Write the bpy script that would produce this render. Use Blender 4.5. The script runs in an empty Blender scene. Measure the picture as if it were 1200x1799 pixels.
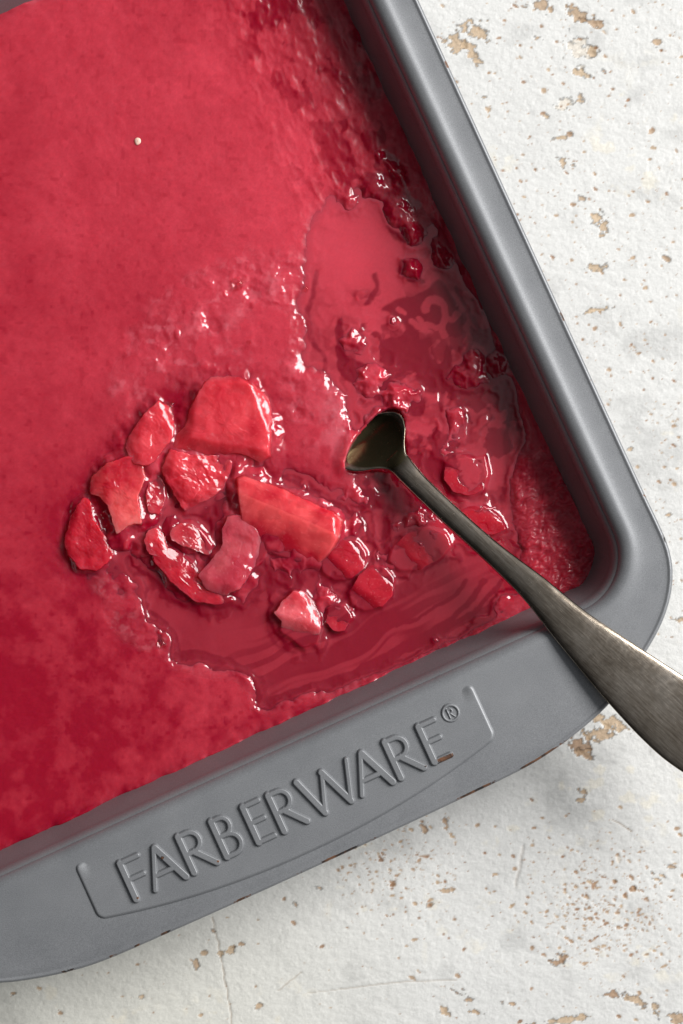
import bpy, bmesh, math
import numpy as np

# ------------------------------------------------------------------ scale
S = 0.000173          # metres per unit; one unit = one photo pixel at the height of the pan rim
D = 5200.0            # camera height above the rim, in units
CX, CY = 600.0, 899.5
ZI = -127.0           # frozen surface below the rim
ZT = -225.0           # table top below the rim
FI = (D - ZI) / D
FT = (D - ZT) / D

# ------------------------------------------------------------------ camera, room light, exposure
sc = bpy.context.scene
C = sc.collection
cam = bpy.data.cameras.new("camera")
camo = bpy.data.objects.new("camera", cam)
C.objects.link(camo)
camo.location = (0, 0, D * S)
camo.rotation_euler = (0, 0, 0)
cam.sensor_fit = 'VERTICAL'
cam.sensor_height = 36.0
cam.sensor_width = 24.0
cam.lens = 18.0 / (CY / D)
cam.clip_start = 0.01
cam.clip_end = 100
sc.camera = camo

w = bpy.data.worlds.new("World")
sc.world = w
w.use_nodes = True
# the room: bright towards the window side, dim on the far side
_wt = w.node_tree
_tc = _wt.nodes.new('ShaderNodeTexCoord'); _vd = _wt.nodes.new('ShaderNodeVectorMath'); _vd.operation = 'DOT_PRODUCT'
_vd.inputs[1].default_value = (0.86, 0.44, 0.20)
_wt.links.new(_tc.outputs['Generated'], _vd.inputs[0])
_wr = _wt.nodes.new('ShaderNodeMapRange'); _wr.interpolation_type = 'SMOOTHSTEP'
_wr.inputs[1].default_value = -0.55; _wr.inputs[2].default_value = 1.0; _wr.inputs[3].default_value = 0.02; _wr.inputs[4].default_value = 0.55
_wt.links.new(_vd.outputs['Value'], _wr.inputs[0]); _wt.links.new(_wr.outputs[0], _wt.nodes['Background'].inputs[1])
_wt.nodes['Background'].inputs[0].default_value = (0.93, 0.96, 1.0, 1)

AZ, EL = math.radians(27), math.radians(41)
key = bpy.data.lights.new("window_light", 'AREA')
key.shape = 'RECTANGLE'
key.size, key.size_y = 1.5, 1.0
key.energy = 80
key.color = (1.0, 0.985, 0.965)
ko = bpy.data.objects.new("window_light", key)
C.objects.link(ko)
R_ = 2.1
ko.location = (R_ * math.cos(EL) * math.cos(AZ), R_ * math.cos(EL) * math.sin(AZ), R_ * math.sin(EL))
ko.rotation_euler = (math.pi / 2 - EL, 0, AZ + math.pi / 2)

sc.view_settings.view_transform = 'Standard'
sc.view_settings.look = 'None'
sc.view_settings.exposure = 0.0
sc.view_settings.gamma = 1.0
sc.cycles.max_bounces = 10
sc.cycles.transparent_max_bounces = 8

# ------------------------------------------------------------------ helpers
rng = np.random.default_rng(7)
_tab = rng.random((16, 256, 256)).astype(np.float64)

def vn(x, y, s=0):
    xi = np.floor(x).astype(np.int64); yi = np.floor(y).astype(np.int64)
    fx = x - xi; fy = y - yi
    fx = fx * fx * fx * (fx * (fx * 6 - 15) + 10); fy = fy * fy * fy * (fy * (fy * 6 - 15) + 10)
    T = _tab[s % 16]
    x0 = xi & 255; x1 = (xi + 1) & 255; y0 = yi & 255; y1 = (yi + 1) & 255
    a = T[y0, x0] * (1 - fx) + T[y0, x1] * fx
    b = T[y1, x0] * (1 - fx) + T[y1, x1] * fx
    return (a * (1 - fy) + b * fy) * 2 - 1

def fbm(x, y, s=0, oct=4, g=0.5):
    r = np.zeros(np.broadcast(x, y).shape); a = 1.0; n = 0
    for o in range(oct):
        r += a * vn(x * 2 ** o + 17.3 * o, y * 2 ** o + 9.1 * o, s + o); n += a; a *= g
    return r / n

def sst(x, a, b):
    t = np.clip((x - a) / (b - a), 0, 1)
    return t * t * (3 - 2 * t)

def W(px, py, z=0.0):
    """point seen at photo pixel (px, py) when it lies at height z -> metres"""
    f = (D - z) / D
    return ((px - CX) * f * S, (CY - py) * f * S, z * S)

CU, SU = 0.9092, 0.4164          # the pan stands turned by 24.6 degrees
def uv2px(u, v):                 # pan frame (u along the short handle side, v outwards) -> units
    return 1035 + u * CU + v * SU, 1020 - u * SU + v * CU
def px2uv(x, y):
    return (x - 1035) * CU - (y - 1020) * SU, (x - 1035) * SU + (y - 1020) * CU
def true_w(x, y, z):             # true (not apparent) unit coordinates -> metres
    return np.stack([(x - CX) * S, (CY - y) * S, z * S + 0 * x], -1)

def pip(x, y, poly):             # points in polygon
    poly = np.asarray(poly, float)
    ins = np.zeros(x.shape, bool)
    n = len(poly); j = n - 1
    for i in range(n):
        xi, yi = poly[i]; xj, yj = poly[j]
        c = ((yi > y) != (yj > y)) & (x < (xj - xi) * (y - yi) / (yj - yi + 1e-12) + xi)
        ins ^= c; j = i
    return ins

def segd(x, y, pts, closed=False):   # distance to a polyline
    pts = np.asarray(pts, float)
    d = np.full(np.broadcast(x, y).shape, 1e9)
    n = len(pts)
    for i in range(n if closed else n - 1):
        a = pts[i]; b = pts[(i + 1) % n]
        ab = b - a; L = ab @ ab + 1e-9
        t = np.clip(((x - a[0]) * ab[0] + (y - a[1]) * ab[1]) / L, 0, 1)
        d = np.minimum(d, np.hypot(x - a[0] - t * ab[0], y - a[1] - t * ab[1]))
    return d

def psdf(x, y, poly):            # > 0 inside
    d = segd(x, y, poly, True)
    return np.where(pip(x, y, poly), d, -d)

def catmull(pts, n=12, closed=True):
    P = np.asarray(pts, float); N = len(P); out = []
    for i in range(N if closed else N - 1):
        if closed: p0, p1, p2, p3 = P[i - 1], P[i], P[(i + 1) % N], P[(i + 2) % N]
        else: p0, p1, p2, p3 = P[max(i - 1, 0)], P[i], P[i + 1], P[min(i + 2, N - 1)]
        for t in np.linspace(0, 1, n, endpoint=False):
            out.append(0.5 * ((2 * p1) + (-p0 + p2) * t + (2 * p0 - 5 * p1 + 4 * p2 - p3) * t * t + (-p0 + 3 * p1 - 3 * p2 + p3) * t ** 3))
    if not closed: out.append(P[-1])
    return np.array(out)

def mesh_obj(name, V, F, mat, parent=None, attrs=None, smooth=True):
    V = np.asarray(V, np.float32).reshape(-1, 3)
    me = bpy.data.meshes.new(name)
    F = np.asarray(F, np.int32)
    me.vertices.add(len(V)); me.vertices.foreach_set('co', V.ravel())
    k = F.shape[1]
    me.loops.add(F.size); me.loops.foreach_set('vertex_index', F.ravel())
    me.polygons.add(len(F))
    me.polygons.foreach_set('loop_start', np.arange(0, F.size, k, dtype=np.int32))
    me.polygons.foreach_set('loop_total', np.full(len(F), k, np.int32))
    if smooth: me.polygons.foreach_set('use_smooth', np.ones(len(F), bool))
    me.update(calc_edges=True)
    for an, av in (attrs or {}).items():
        av = np.asarray(av, np.float32)
        if av.ndim == 2:
            at = me.attributes.new(an, 'FLOAT_COLOR', 'POINT')
            at.data.foreach_set('color', np.concatenate([av, np.ones((len(av), 1), np.float32)], 1).ravel())
        else:
            at = me.attributes.new(an, 'FLOAT', 'POINT'); at.data.foreach_set('value', av)
    me.materials.append(mat)
    o = bpy.data.objects.new(name, me); C.objects.link(o)
    if parent: o.parent = parent
    return o

def grid_faces(ny, nx, keep=None):
    i = np.arange(ny * nx).reshape(ny, nx)
    q = np.stack([i[1:, :-1], i[1:, 1:], i[:-1, 1:], i[:-1, :-1]], -1)   # y grows downwards in the photo
    return q[keep] if keep is not None else q.reshape(-1, 4)

def compact(V, F, attrs=None):
    used = np.zeros(len(V), bool); used[F.ravel()] = True
    m = np.cumsum(used) - 1
    return V[used], m[F], {k: a[used] for k, a in (attrs or {}).items()}

def loft(loops, closed=True, cap0=False, cap1=False):
    L = np.stack(loops); k, n, _ = L.shape
    F = []
    for a in range(k - 1):
        i = np.arange(n); j = (i + 1) % n
        q = np.stack([a * n + i, a * n + j, (a + 1) * n + j, (a + 1) * n + i], -1)
        F.append(q if closed else q[:-1])
    V = L.reshape(-1, 3); F = np.concatenate(F)
    ex = []
    for flag, a in ((cap0, 0), (cap1, k - 1)):
        if flag:
            c = L[a].mean(0); V = np.concatenate([V, c[None]]); ci = len(V) - 1
            i = np.arange(n); j = (i + 1) % n
            tri = np.stack([np.full(n, ci), a * n + i, a * n + j, a * n + j], -1) if a else np.stack([np.full(n, ci), j, i, i], -1)
            ex.append(tri[:, :])
    return V, F, ex

def tag(o, label, cat, group=None, kind=None):
    if label: o['label'] = label
    if cat: o['category'] = cat
    if group: o['group'] = group
    if kind: o['kind'] = kind
    return o

def empty(name, loc=(0, 0, 0)):
    o = bpy.data.objects.new(name, None); C.objects.link(o); o.location = loc
    o.empty_display_size = 0.01
    return o

# ------------------------------------------------------------------ materials
class NT:
    def __init__(s, name):
        s.m = bpy.data.materials.new(name); s.m.use_nodes = True
        s.t = s.m.node_tree; s.b = s.t.nodes['Principled BSDF']
    def n(s, t, **kw):
        o = s.t.nodes.new(t)
        for k, v in kw.items():
            if k in o.inputs: o.inputs[k].default_value = v
            else: setattr(o, k, v)
        return o
    def l(s, a, b): s.t.links.new(a, b)
    def noise(s, scale, detail=4, rough=0.5, vec=None):
        o = s.n('ShaderNodeTexNoise'); o.inputs['Scale'].default_value = scale
        o.inputs['Detail'].default_value = detail; o.inputs['Roughness'].default_value = rough
        if vec: s.l(vec, o.inputs['Vector'])
        return o
    def ramp(s, fac, stops):
        o = s.n('ShaderNodeValToRGB'); s.l(fac, o.inputs[0]); e = o.color_ramp.elements
        while len(e) < len(stops): e.new(0.5)
        for q, (p, c) in zip(e, stops): q.position = p; q.color = c if len(c) == 4 else (*c, 1)
        return o
    def bump(s, h, strength, dist, prev=None):
        o = s.n('ShaderNodeBump'); o.inputs['Strength'].default_value = strength
        o.inputs['Distance'].default_value = dist; s.l(h, o.inputs['Height'])
        if prev: s.l(prev.outputs[0], o.inputs['Normal'])
        return o
    def mix(s, fac, a, b, mode='MIX'):
        o = s.n('ShaderNodeMix', data_type='RGBA', blend_type=mode)
        if isinstance(fac, (int, float)): o.inputs[0].default_value = fac
        else: s.l(fac, o.inputs[0])
        for sock, v in ((o.inputs[6], a), (o.inputs[7], b)):
            if isinstance(v, tuple): sock.default_value = v if len(v) == 4 else (*v, 1)
            else: s.l(v, sock)
        return o.outputs[2]
    def attr(s, name):
        return s.n('ShaderNodeAttribute', attribute_name=name)
    def obj(s):
        return s.n('ShaderNodeTexCoord').outputs['Object']

def ice_mat(name, sss=0.5, rough=None, grain=0.25, gd=0.00025, gscale=2600, ior=1.31):
    m = NT(name); co = m.obj()
    col = m.attr('col'); m.l(col.outputs['Color'], m.b.inputs['Base Color'])
    m.b.inputs['Subsurface Weight'].default_value = sss
    m.b.inputs['Subsurface Radius'].default_value = (1.0, 0.16, 0.2)
    m.b.inputs['Subsurface Scale'].default_value = 0.007
    m.b.inputs['IOR'].default_value = ior
    wet = m.attr('wet')
    mr = m.n('ShaderNodeMapRange'); m.l(wet.outputs['Fac'], mr.inputs[0])
    mr.inputs[3].default_value = 0.42; mr.inputs[4].default_value = 0.12
    m.b.inputs['Coat IOR'].default_value = 1.45; m.b.inputs['Coat Roughness'].default_value = 0.025
    cw = m.n('ShaderNodeMapRange'); m.l(wet.outputs['Fac'], cw.inputs[0]); cw.inputs[1].default_value = .3; cw.inputs[2].default_value = .6
    m.l(cw.outputs[0], m.b.inputs['Coat Weight'])
    n0 = m.noise(gscale * 0.2, 2, 0.5, co)
    b0 = m.bump(n0.outputs[0], min(1, grain * .7), gd * 1.2); m.l(b0.outputs[0], m.b.inputs['Coat Normal'])
    m.l(mr.outputs[0], m.b.inputs['Roughness'])
    n1 = m.noise(gscale, 3, 0.6, co)
    n2 = m.noise(gscale * 0.23, 4, 0.6, co)
    inv = m.n('ShaderNodeMath', operation='MULTIPLY_ADD'); m.l(wet.outputs['Fac'], inv.inputs[0])
    inv.inputs[1].default_value = -0.85 * grain; inv.inputs[2].default_value = grain
    b1 = m.bump(n1.outputs[0], grain, gd * 0.5); m.l(inv.outputs[0], b1.inputs['Strength'])
    b2 = m.bump(n2.outputs[0], grain, gd, b1); m.l(inv.outputs[0], b2.inputs['Strength'])
    m.l(b2.outputs[0], m.b.inputs['Normal'])
    return m.m

M_ice = ice_mat('frozen_juice', 0.8, grain=0.22)
M_juice = ice_mat('melted_juice', 0.9, grain=0.03)
M_chunk = ice_mat('ice_chunk', 0.95, grain=0.07, gd=0.0003)
_t = M_chunk.node_tree; _out = [n for n in _t.nodes if n.type == 'OUTPUT_MATERIAL'][0]
_mx = _t.nodes.new('ShaderNodeMixShader'); _tr = _t.nodes.new('ShaderNodeBsdfTransparent')     # clear ice lets part of the light through, tinted
_tr.inputs[0].default_value = (0.96, 0.46, 0.50, 1); _at = _t.nodes.new('ShaderNodeAttribute'); _at.attribute_name = 'clear'; _t.links.new(_at.outputs['Fac'], _mx.inputs[0])
_t.links.new(_t.nodes['Principled BSDF'].outputs[0], _mx.inputs[1]); _t.links.new(_tr.outputs[0], _mx.inputs[2]); _t.links.new(_mx.outputs[0], _out.inputs[0])

def pan_mat():
    m = NT('grey_coated_steel'); co = m.obj()
    n1 = m.noise(3600, 3, 0.7, co); n2 = m.noise(60, 5, 0.6, co); n3 = m.noise(900, 3, 0.6, co)
    c = m.ramp(n1.outputs[0], [(0.3, (0.125, 0.130, 0.138)), (0.72, (0.265, 0.272, 0.284))])
    c2 = m.mix(0.25, c.outputs[0], m.ramp(n2.outputs[0], [(0.3, (0.17, 0.176, 0.186)), (0.7, (0.285, 0.29, 0.30))]).outputs[0])
    wear = m.attr('wear')
    wn = m.n('ShaderNodeMath', operation='MULTIPLY_ADD'); m.l(n3.outputs[0], wn.inputs[0]); wn.inputs[1].default_value = 0.6; m.l(wear.outputs['Fac'], wn.inputs[2])
    wm = m.n('ShaderNodeMapRange'); m.l(wn.outputs[0], wm.inputs[0]); wm.inputs[1].default_value = 0.80; wm.inputs[2].default_value = 0.86
    rc = m.ramp(m.noise(420, 3, 0.6, co).outputs[0], [(0.42, (0.012, 0.010, 0.010)), (0.6, (0.13, 0.055, 0.025))])
    c3 = m.mix(wm.outputs[0], c2, rc.outputs[0])
    m.l(c3, m.b.inputs['Base Color'])
    mm = m.n('ShaderNodeMath', operation='MULTIPLY_ADD'); m.l(wm.outputs[0], mm.inputs[0]); mm.inputs[1].default_value = -0.35; mm.inputs[2].default_value = 0.35
    m.l(mm.outputs[0], m.b.inputs['Metallic'])
    m.l(m.ramp(n2.outputs[0], [(0.2, (0.42,) * 3), (0.8, (0.50,) * 3)]).outputs[0], m.b.inputs['Roughness'])
    b = m.bump(n1.outputs[0], 0.16, 0.00008)
    b = m.bump(wm.outputs[0], 0.3, -0.0001, b)
    m.l(b.outputs[0], m.b.inputs['Normal'])
    return m.m
M_pan = pan_mat()

def spoon_mat():
    m = NT('tarnished_silver'); co = m.obj()
    n1 = m.noise(90, 5, 0.6, co); n2 = m.noise(700, 4, 0.7, co)
    mp = m.n('ShaderNodeMapping'); m.l(co, mp.inputs[0]); mp.inputs['Rotation'].default_value = (0, 0, math.radians(43)); mp2 = m.n('ShaderNodeMapping'); m.l(mp.outputs[0], mp2.inputs[0]); mp2.inputs['Scale'].default_value = (110, 1400, 60)
    n3 = m.noise(1.6, 3, 0.6, mp2.outputs[0])
    c = m.ramp(n1.outputs[0], [(0.30, (0.19, 0.145, 0.105)), (0.5, (0.34, 0.28, 0.22)), (0.70, (0.50, 0.43, 0.36))])
    c = m.mix(0.34, c.outputs[0], m.ramp(n3.outputs[0], [(0.35, (0.15, 0.12, 0.09)), (0.66, (0.62, 0.56, 0.48))]).outputs[0])
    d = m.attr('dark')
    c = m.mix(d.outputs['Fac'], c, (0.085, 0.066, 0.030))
    m.l(c, m.b.inputs['Base Color'])
    m.b.inputs['Metallic'].default_value = 1.0
    m.l(m.ramp(n2.outputs[0], [(0.3, (0.18,) * 3), (0.7, (0.28,) * 3)]).outputs[0], m.b.inputs['Roughness'])
    b = m.bump(n3.outputs[0], 0.22, 0.00008)
    b = m.bump(n2.outputs[0], 0.12, 0.00005, b)
    m.l(b.outputs[0], m.b.inputs['Normal'])
    return m.m
M_spoon = spoon_mat()

def table_mat():
    m = NT('worn_white_paint'); co = m.obj()
    col = m.attr('col')
    n1 = m.noise(1500, 5, 0.65, co); n2 = m.noise(300, 5, 0.6, co)
    c = m.mix(0.55, col.outputs['Color'], m.ramp(n1.outputs[0], [(0.3, (0.80, 0.80, 0.79)), (0.62, (1, 1, 1))]).outputs[0], 'MULTIPLY')
    m.l(c, m.b.inputs['Base Color'])
    m.b.inputs['Roughness'].default_value = 0.62
    b = m.bump(n2.outputs[0], 0.16, 0.0004)
    b = m.bump(n1.outputs[0], 0.5, 0.00022, b)
    m.l(b.outputs[0], m.b.inputs['Normal'])
    return m.m
M_table = table_mat()

def simple(name, col, rough=0.4, **kw):
    m = NT(name)
    n = m.noise(900, 3, 0.6, m.obj())
    m.l(m.ramp(n.outputs[0], [(0.3, tuple(0.85 * c for c in col)), (0.7, col)]).outputs[0], m.b.inputs['Base Color'])
    m.b.inputs['Roughness'].default_value = rough
    for k, v in kw.items(): m.b.inputs[k].default_value = v
    return m.m
M_seed = simple('pale_seed', (0.80, 0.52, 0.42), 0.35)
M_bubble = NT('bubble_film')
M_bubble.b.inputs['Base Color'].default_value = (1, 0.86, 0.88, 1)
M_bubble.b.inputs['Transmission Weight'].default_value = 1.0
M_bubble.b.inputs['IOR'].default_value = 1.22
M_bubble.b.inputs['Roughness'].default_value = 0.02
M_bubble = M_bubble.m

# ------------------------------------------------------------------ table
def build_table():
    st = 2.2
    xs = np.concatenate([[-2600, -1200, -500], np.arange(-60, 1262, st), [1700, 2600, 4200]])
    ys = np.concatenate([[-2600, -1200, -500], np.arange(-60, 1862, st), [2300, 3200, 4400]])
    X, Y = np.meshgrid(xs, ys)                       # apparent photo px on the table plane
    h = .7 * fbm(X / 60, Y / 38, 1, 4) + .5 * fbm(X / 16, Y / 9, 3, 3) + .4 * fbm(X / 5, Y / 4, 7, 2)
    base = np.array([0.63, 0.63, 0.615])
    col = np.ones(X.shape + (3,)) * base
    tone = fbm(X / 240, Y / 200, 5, 4)
    col *= (1 + 0.07 * tone)[..., None]
    warm = sst(Y, 1250, 1800) * sst(-X, -900, -200)
    col *= 1 - warm[..., None] * np.array([0.04, 0.05, 0.11])
    sm = sst(fbm(X / 70 + 3, Y / 55, 6, 5), 0.1, 0.6)       # greyish rubbed patches
    col *= 1 - 0.16 * sm[..., None]
    cream = sst(fbm(X / 30 + 9, Y / 26, 8, 4), 0.28, 0.55) * sst(fbm(X / 160 + 40, Y / 140, 9, 3), 0.0, 0.4)
    col = col * (1 - 0.5 * cream[..., None]) + 0.5 * cream[..., None] * np.array([0.74, 0.69, 0.57])
    # chipped paint: blobs (x, y, rx, ry, angle, shade 0 pale tan..1 brown)
    chips = [(835, 55, 26, 20, 30, .3), (800, 75, 22, 16, 40, .3), (830, 90, 30, 12, 55, .3), (950, 12, 28, 14, 10, .5), (1015, 22, 30, 14, 30, .5),
             (1040, 40, 22, 8, 15, .6), (1018, 85, 26, 34, 25, .1), (1015, 128, 22, 7, 20, .25), (1042, 88, 9, 12, 10, .3), (945, 66, 11, 6, 0, .5),
             (1154, 75, 10, 9, 0, .5), (955, 160, 7, 7, 30, .5), (850, 171, 9, 6, -20, .4), (858, 197, 7, 10, 0, .45), (988, 185, 18, 13, -35, .15), (1020, 170, 9, 10, 0, .35),
             (960, 205, 9, 6, 20, .3), (985, 242, 12, 5, -10, .3), (1002, 236, 10, 5, 0, .7), (988, 281, 14, 10, 30, .3), (1006, 290, 8, 5, 10, .5), (1022, 348, 9, 8, -20, .45),
             (1050, 385, 12, 17, 10, .25), (1060, 400, 9, 16, 20, .3), (1048, 470, 19, 11, 0, .3), (1004, 457, 7, 4, 0, .6), (1045, 546, 24, 5, -12, .25), (1090, 570, 6, 8, 0, .6),
             (1170, 455, 9, 6, 20, .6), (1180, 425, 7, 5, 0, .6), (920, 272, 5, 4, 0, .6), (1000, 233, 8, 3, 0, .7), (1060, 125, 8, 4, 10, .7), (1145, 230, 6, 4, 0, .6), (1190, 136, 8, 4, 0, .6),
             (1022, 1308, 30, 16, 20, .75), (1055, 1290, 30, 16, -10, .4), (1075, 1270, 30, 14, 30, .3), (1030, 1325, 20, 10, 10, .6), (1024, 1392, 10, 9, 0, .5), (1020, 1405, 14, 5, 0, .4),
             (1087, 1510, 5, 10, 0, .15), (1178, 1523, 10, 6, 20, .55), (1160, 1538, 14, 4, 20, .4), (1155, 1545, 11, 4, 0, .4), (975, 1690, 20, 8, 0, .75), (985, 1685, 12, 8, 40, .8),
             (1080, 1747, 20, 9, -20, .75), (1120, 1760, 24, 10, 20, .4), (1150, 1770, 16, 10, 40, .3), (1000, 1790, 60, 7, -8, .3), (1185, 1790, 18, 12, 0, .5), (805, 1745, 14, 8, 20, .8),
             (820, 1757, 10, 5, 0, .6), (895, 1763, 12, 5, 10, .6), (832, 1778, 14, 5, 10, .5), (780, 1775, 12, 7, 40, .4), (782, 1445, 9, 8, 60, .7), (744, 1457, 10, 9, 0, .6), (785, 1452, 7, 10, 20, .6),
             (840, 1450, 7, 5, -30, .6), (755, 1590, 8, 5, -30, .7), (785, 1565, 10, 4, 0, .5), (755, 1415, 10, 4, 0, .8), (700, 1440, 16, 5, -10, .6), (690, 1552, 6, 6, 0, .6),
             (375, 1637, 9, 6, 0, .7), (358, 1675, 8, 7, 0, .5), (345, 1695, 8, 14, 10, .5), (400, 1670, 24, 8, -30, .3), (420, 1660, 12, 6, -30, .6), (500, 1578, 7, 7, 40, .7), (520, 1590, 9, 6, 40, .7),
             (560, 1560, 8, 6, 10, .6), (248, 1752, 8, 6, 0, .3), (455, 1768, 9, 6, -40, .4), (25, 1745, 9, 4, 0, .6), (105, 1780, 6, 4, 0, .7), (1105, 790, 8, 5, -10, .3), (1175, 905, 8, 4, -10, .5),
             (1185, 850, 5, 4, 0, .5), (1120, 820, 7, 4, 10, .4), (1195, 1090, 20, 8, 10, .4), (870, 1452, 5, 4, 0, .6), (1070, 650, 5, 4, 0, .6), (935, 1485, 5, 4, 0, .5)]
    r2 = np.random.default_rng(21)
    for k in range(2300):     # tiny pits, denser where the photo has them
        q = r2.random()
        if q < .30: x, y = r2.uniform(760, 1200), r2.uniform(0, 620)
        elif q < .42: x, y = r2.uniform(1030, 1200), r2.uniform(600, 1120)
        elif q < .72: x, y = r2.normal(1060, 70), r2.normal(1600, 60)
        elif q < .86: x, y = r2.normal(690, 60), r2.normal(1520, 45)
        else: x, y = r2.uniform(0, 1200), r2.uniform(1400, 1799)
        s = 1.45 + 2.1 * r2.random() ** 3
        chips.append((x, y, s * r2.uniform(.9, 2.0), s, r2.uniform(-30, 50), r2.uniform(.4, 1)))
    for k in range(26):
        a = r2.uniform(0, 1); chips.append((r2.normal(1010, 90), r2.normal(1600, 70), r2.uniform(4, 8), r2.uniform(3, 5), r2.uniform(-40, 40), r2.uniform(.4, .9)))
    wob = fbm(X / 11, Y / 9, 11, 3)
    wob2 = fbm(X / 4.5, Y / 4, 13, 2)
    for (x, y, rx, ry, an, sh) in chips:
        if max(rx, ry) > 6: rx *= .76; ry *= .76
        big = max(rx, ry)
        i0, i1 = np.searchsorted(xs, [x - 1.8 * big - 4, x + 1.8 * big + 4]); j0, j1 = np.searchsorted(ys, [y - 1.8 * big - 4, y + 1.8 * big + 4])
        if i1 - i0 < 2 or j1 - j0 < 2: continue
        sl = (slice(j0, j1), slice(i0, i1))
        a = math.radians(an); dx = X[sl] - x; dy = Y[sl] - y
        p = (dx * math.cos(a) + dy * math.sin(a)) / rx; q = (-dx * math.sin(a) + dy * math.cos(a)) / ry
        d = np.hypot(p, q) + (1.25 * wob[sl] + .34 * wob2[sl]) * min(1, big / 9)
        k = sst(-d, -1.0, -1.0 + 2.6 / min(big, 12))
        edge = sst(-d, -1.12, -.98) * (1 - sst(-d, -.92, -.62))
        tan = np.array([0.58, 0.45, 0.30]) * (1 - sh) + np.array([0.27, 0.14, 0.07]) * sh
        if sh < .2: tan = np.array([0.62, 0.57, 0.50])
        cc = tan * (1 + .25 * wob2[sl])[..., None]
        col[sl] = col[sl] * (1 - .92 * k[..., None]) + .92 * k[..., None] * cc
        col[sl] *= 1 - (.5 * edge * (rx > 6))[..., None]  # dark chip rims: shadow of the paint edge put into the colour
        h[sl] -= 1.1 * k * min(1, big / 6)
    # hairline cracks and scratches
    for pts, wd, dk in [([(372, 1612), (384, 1660), (398, 1735), (408, 1799)], 1.3, .55), ([(600, 1738), (660, 1730), (720, 1724), (800, 1722)], 1.2, .4),
                        ([(1077, 1440), (1108, 1460)], 1.3, .6), ([(918, 1488), (912, 1525), (905, 1555)], 3.0, .22), ([(490, 1740), (530, 1708)], 1.1, .4), ([(540, 1745), (600, 1738)], 1.0, .3), ([(1170, 735), (1180, 728)], 1.2, .4)]:
        d = segd(X + 3 * wob, Y, pts); k = sst(-d, -wd * 1.6, -wd * .3)
        col = col * (1 - dk * k[..., None]) + dk * k[..., None] * np.array([.28, .2, .13]); h -= 1.2 * k
    u, v = px2uv((X - CX) * FT + CX, (Y - CY) * FT + CY)
    under = (u < -30) & (v < 100)      # pan stands here: leave the sheet flat and coarse
    V = np.stack([(X - CX) * FT * S, (CY - Y) * FT * S, (ZT + h) * S], -1).reshape(-1, 3)
    keep = ~(under[1:, 1:] & under[:-1, :-1] & under[1:, :-1] & under[:-1, 1:])
    F = grid_faces(len(ys), len(xs), keep)
    V, F, at = compact(V, F, {'col': np.clip(col, 0, 1).reshape(-1, 3)})
    n0 = len(V)
    V = np.concatenate([V, true_w(*[np.array(q, float) for q in ([-2600, 4200, 4200, -2600], [4400, 4400, -2600, -2600])], ZT - 8)])
    F = np.concatenate([F, [[n0, n0 + 1, n0 + 2, n0 + 3]]])
    at['col'] = np.concatenate([at['col'], np.full((4, 3), .7)])
    o = mesh_obj('table', V, F, M_table, None, at)
    o['kind'] = 'structure'
build_table()

# ------------------------------------------------------------------ baking pan
UC, VC, HU, HV, RC = -647.0, -675.5, 686.0, 682.5, 66.0
def rloop(d, ns=70, nc=18):
    """rounded rectangle grown by d: points and outward normals, in (u, v)"""
    P, N = [], []
    a, b, r = HU - RC, HV - RC, RC + d
    for (sx, sy, t0) in ((1, -1, -90), (1, 1, 0), (-1, 1, 90), (-1, -1, 180)):
        for t in np.linspace(t0, t0 + 90, nc):
            c, s = math.cos(math.radians(t)), math.sin(math.radians(t))
            P.append((UC + sx * a + r * c, VC + sy * b + r * s)); N.append((c, s))
        nx_, ny_ = {(1, -1): (1, 1), (1, 1): (-1, 1), (-1, 1): (-1, -1), (-1, -1): (1, -1)}[(sx, sy)]
        c, s = math.cos(math.radians(t0 + 90)), math.sin(math.radians(t0 + 90))
        for t in np.linspace(0, 1, ns + 2)[1:-1]:
            P.append((UC + a * (sx * (1 - t) + nx_ * t) + r * c, VC + b * (sy * (1 - t) + ny_ * t) + r * s)); N.append((c, s))
    return np.array(P), np.array(N)
_half = [(0, 258), (140, 257.5), (280, 256), (400, 253.5), (465, 246), (525, 233), (588, 213), (645, 182), (696, 150), (735, 120), (766, 86), (788, 48), (799, 8), (801, -40), (800, -110), (800, -300), (800, -660)]
_q = _half + [(x, 2 * VC - y) for x, y in _half[-2::-1]]
OUT = catmull(_q + [(-x, y) for x, y in _q[-2:0:-1]], 10) + np.array([UC, 0])

def ray_out(P, N):
    A = OUT; B = np.roll(OUT, -1, 0); E = B - A
    best = np.full(len(P), 1e9)
    for i in range(len(P)):
        den = N[i, 0] * E[:, 1] - N[i, 1] * E[:, 0]
        dx, dy = A[:, 0] - P[i, 0], A[:, 1] - P[i, 1]
        t = (dx * E[:, 1] - dy * E[:, 0]) / den
        s = (dx * N[i, 1] - dy * N[i, 0]) / den
        ok = (t > 0) & (s >= -1e-6) & (s <= 1 + 1e-6)
        best[i] = t[ok].min()
    return best

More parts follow.
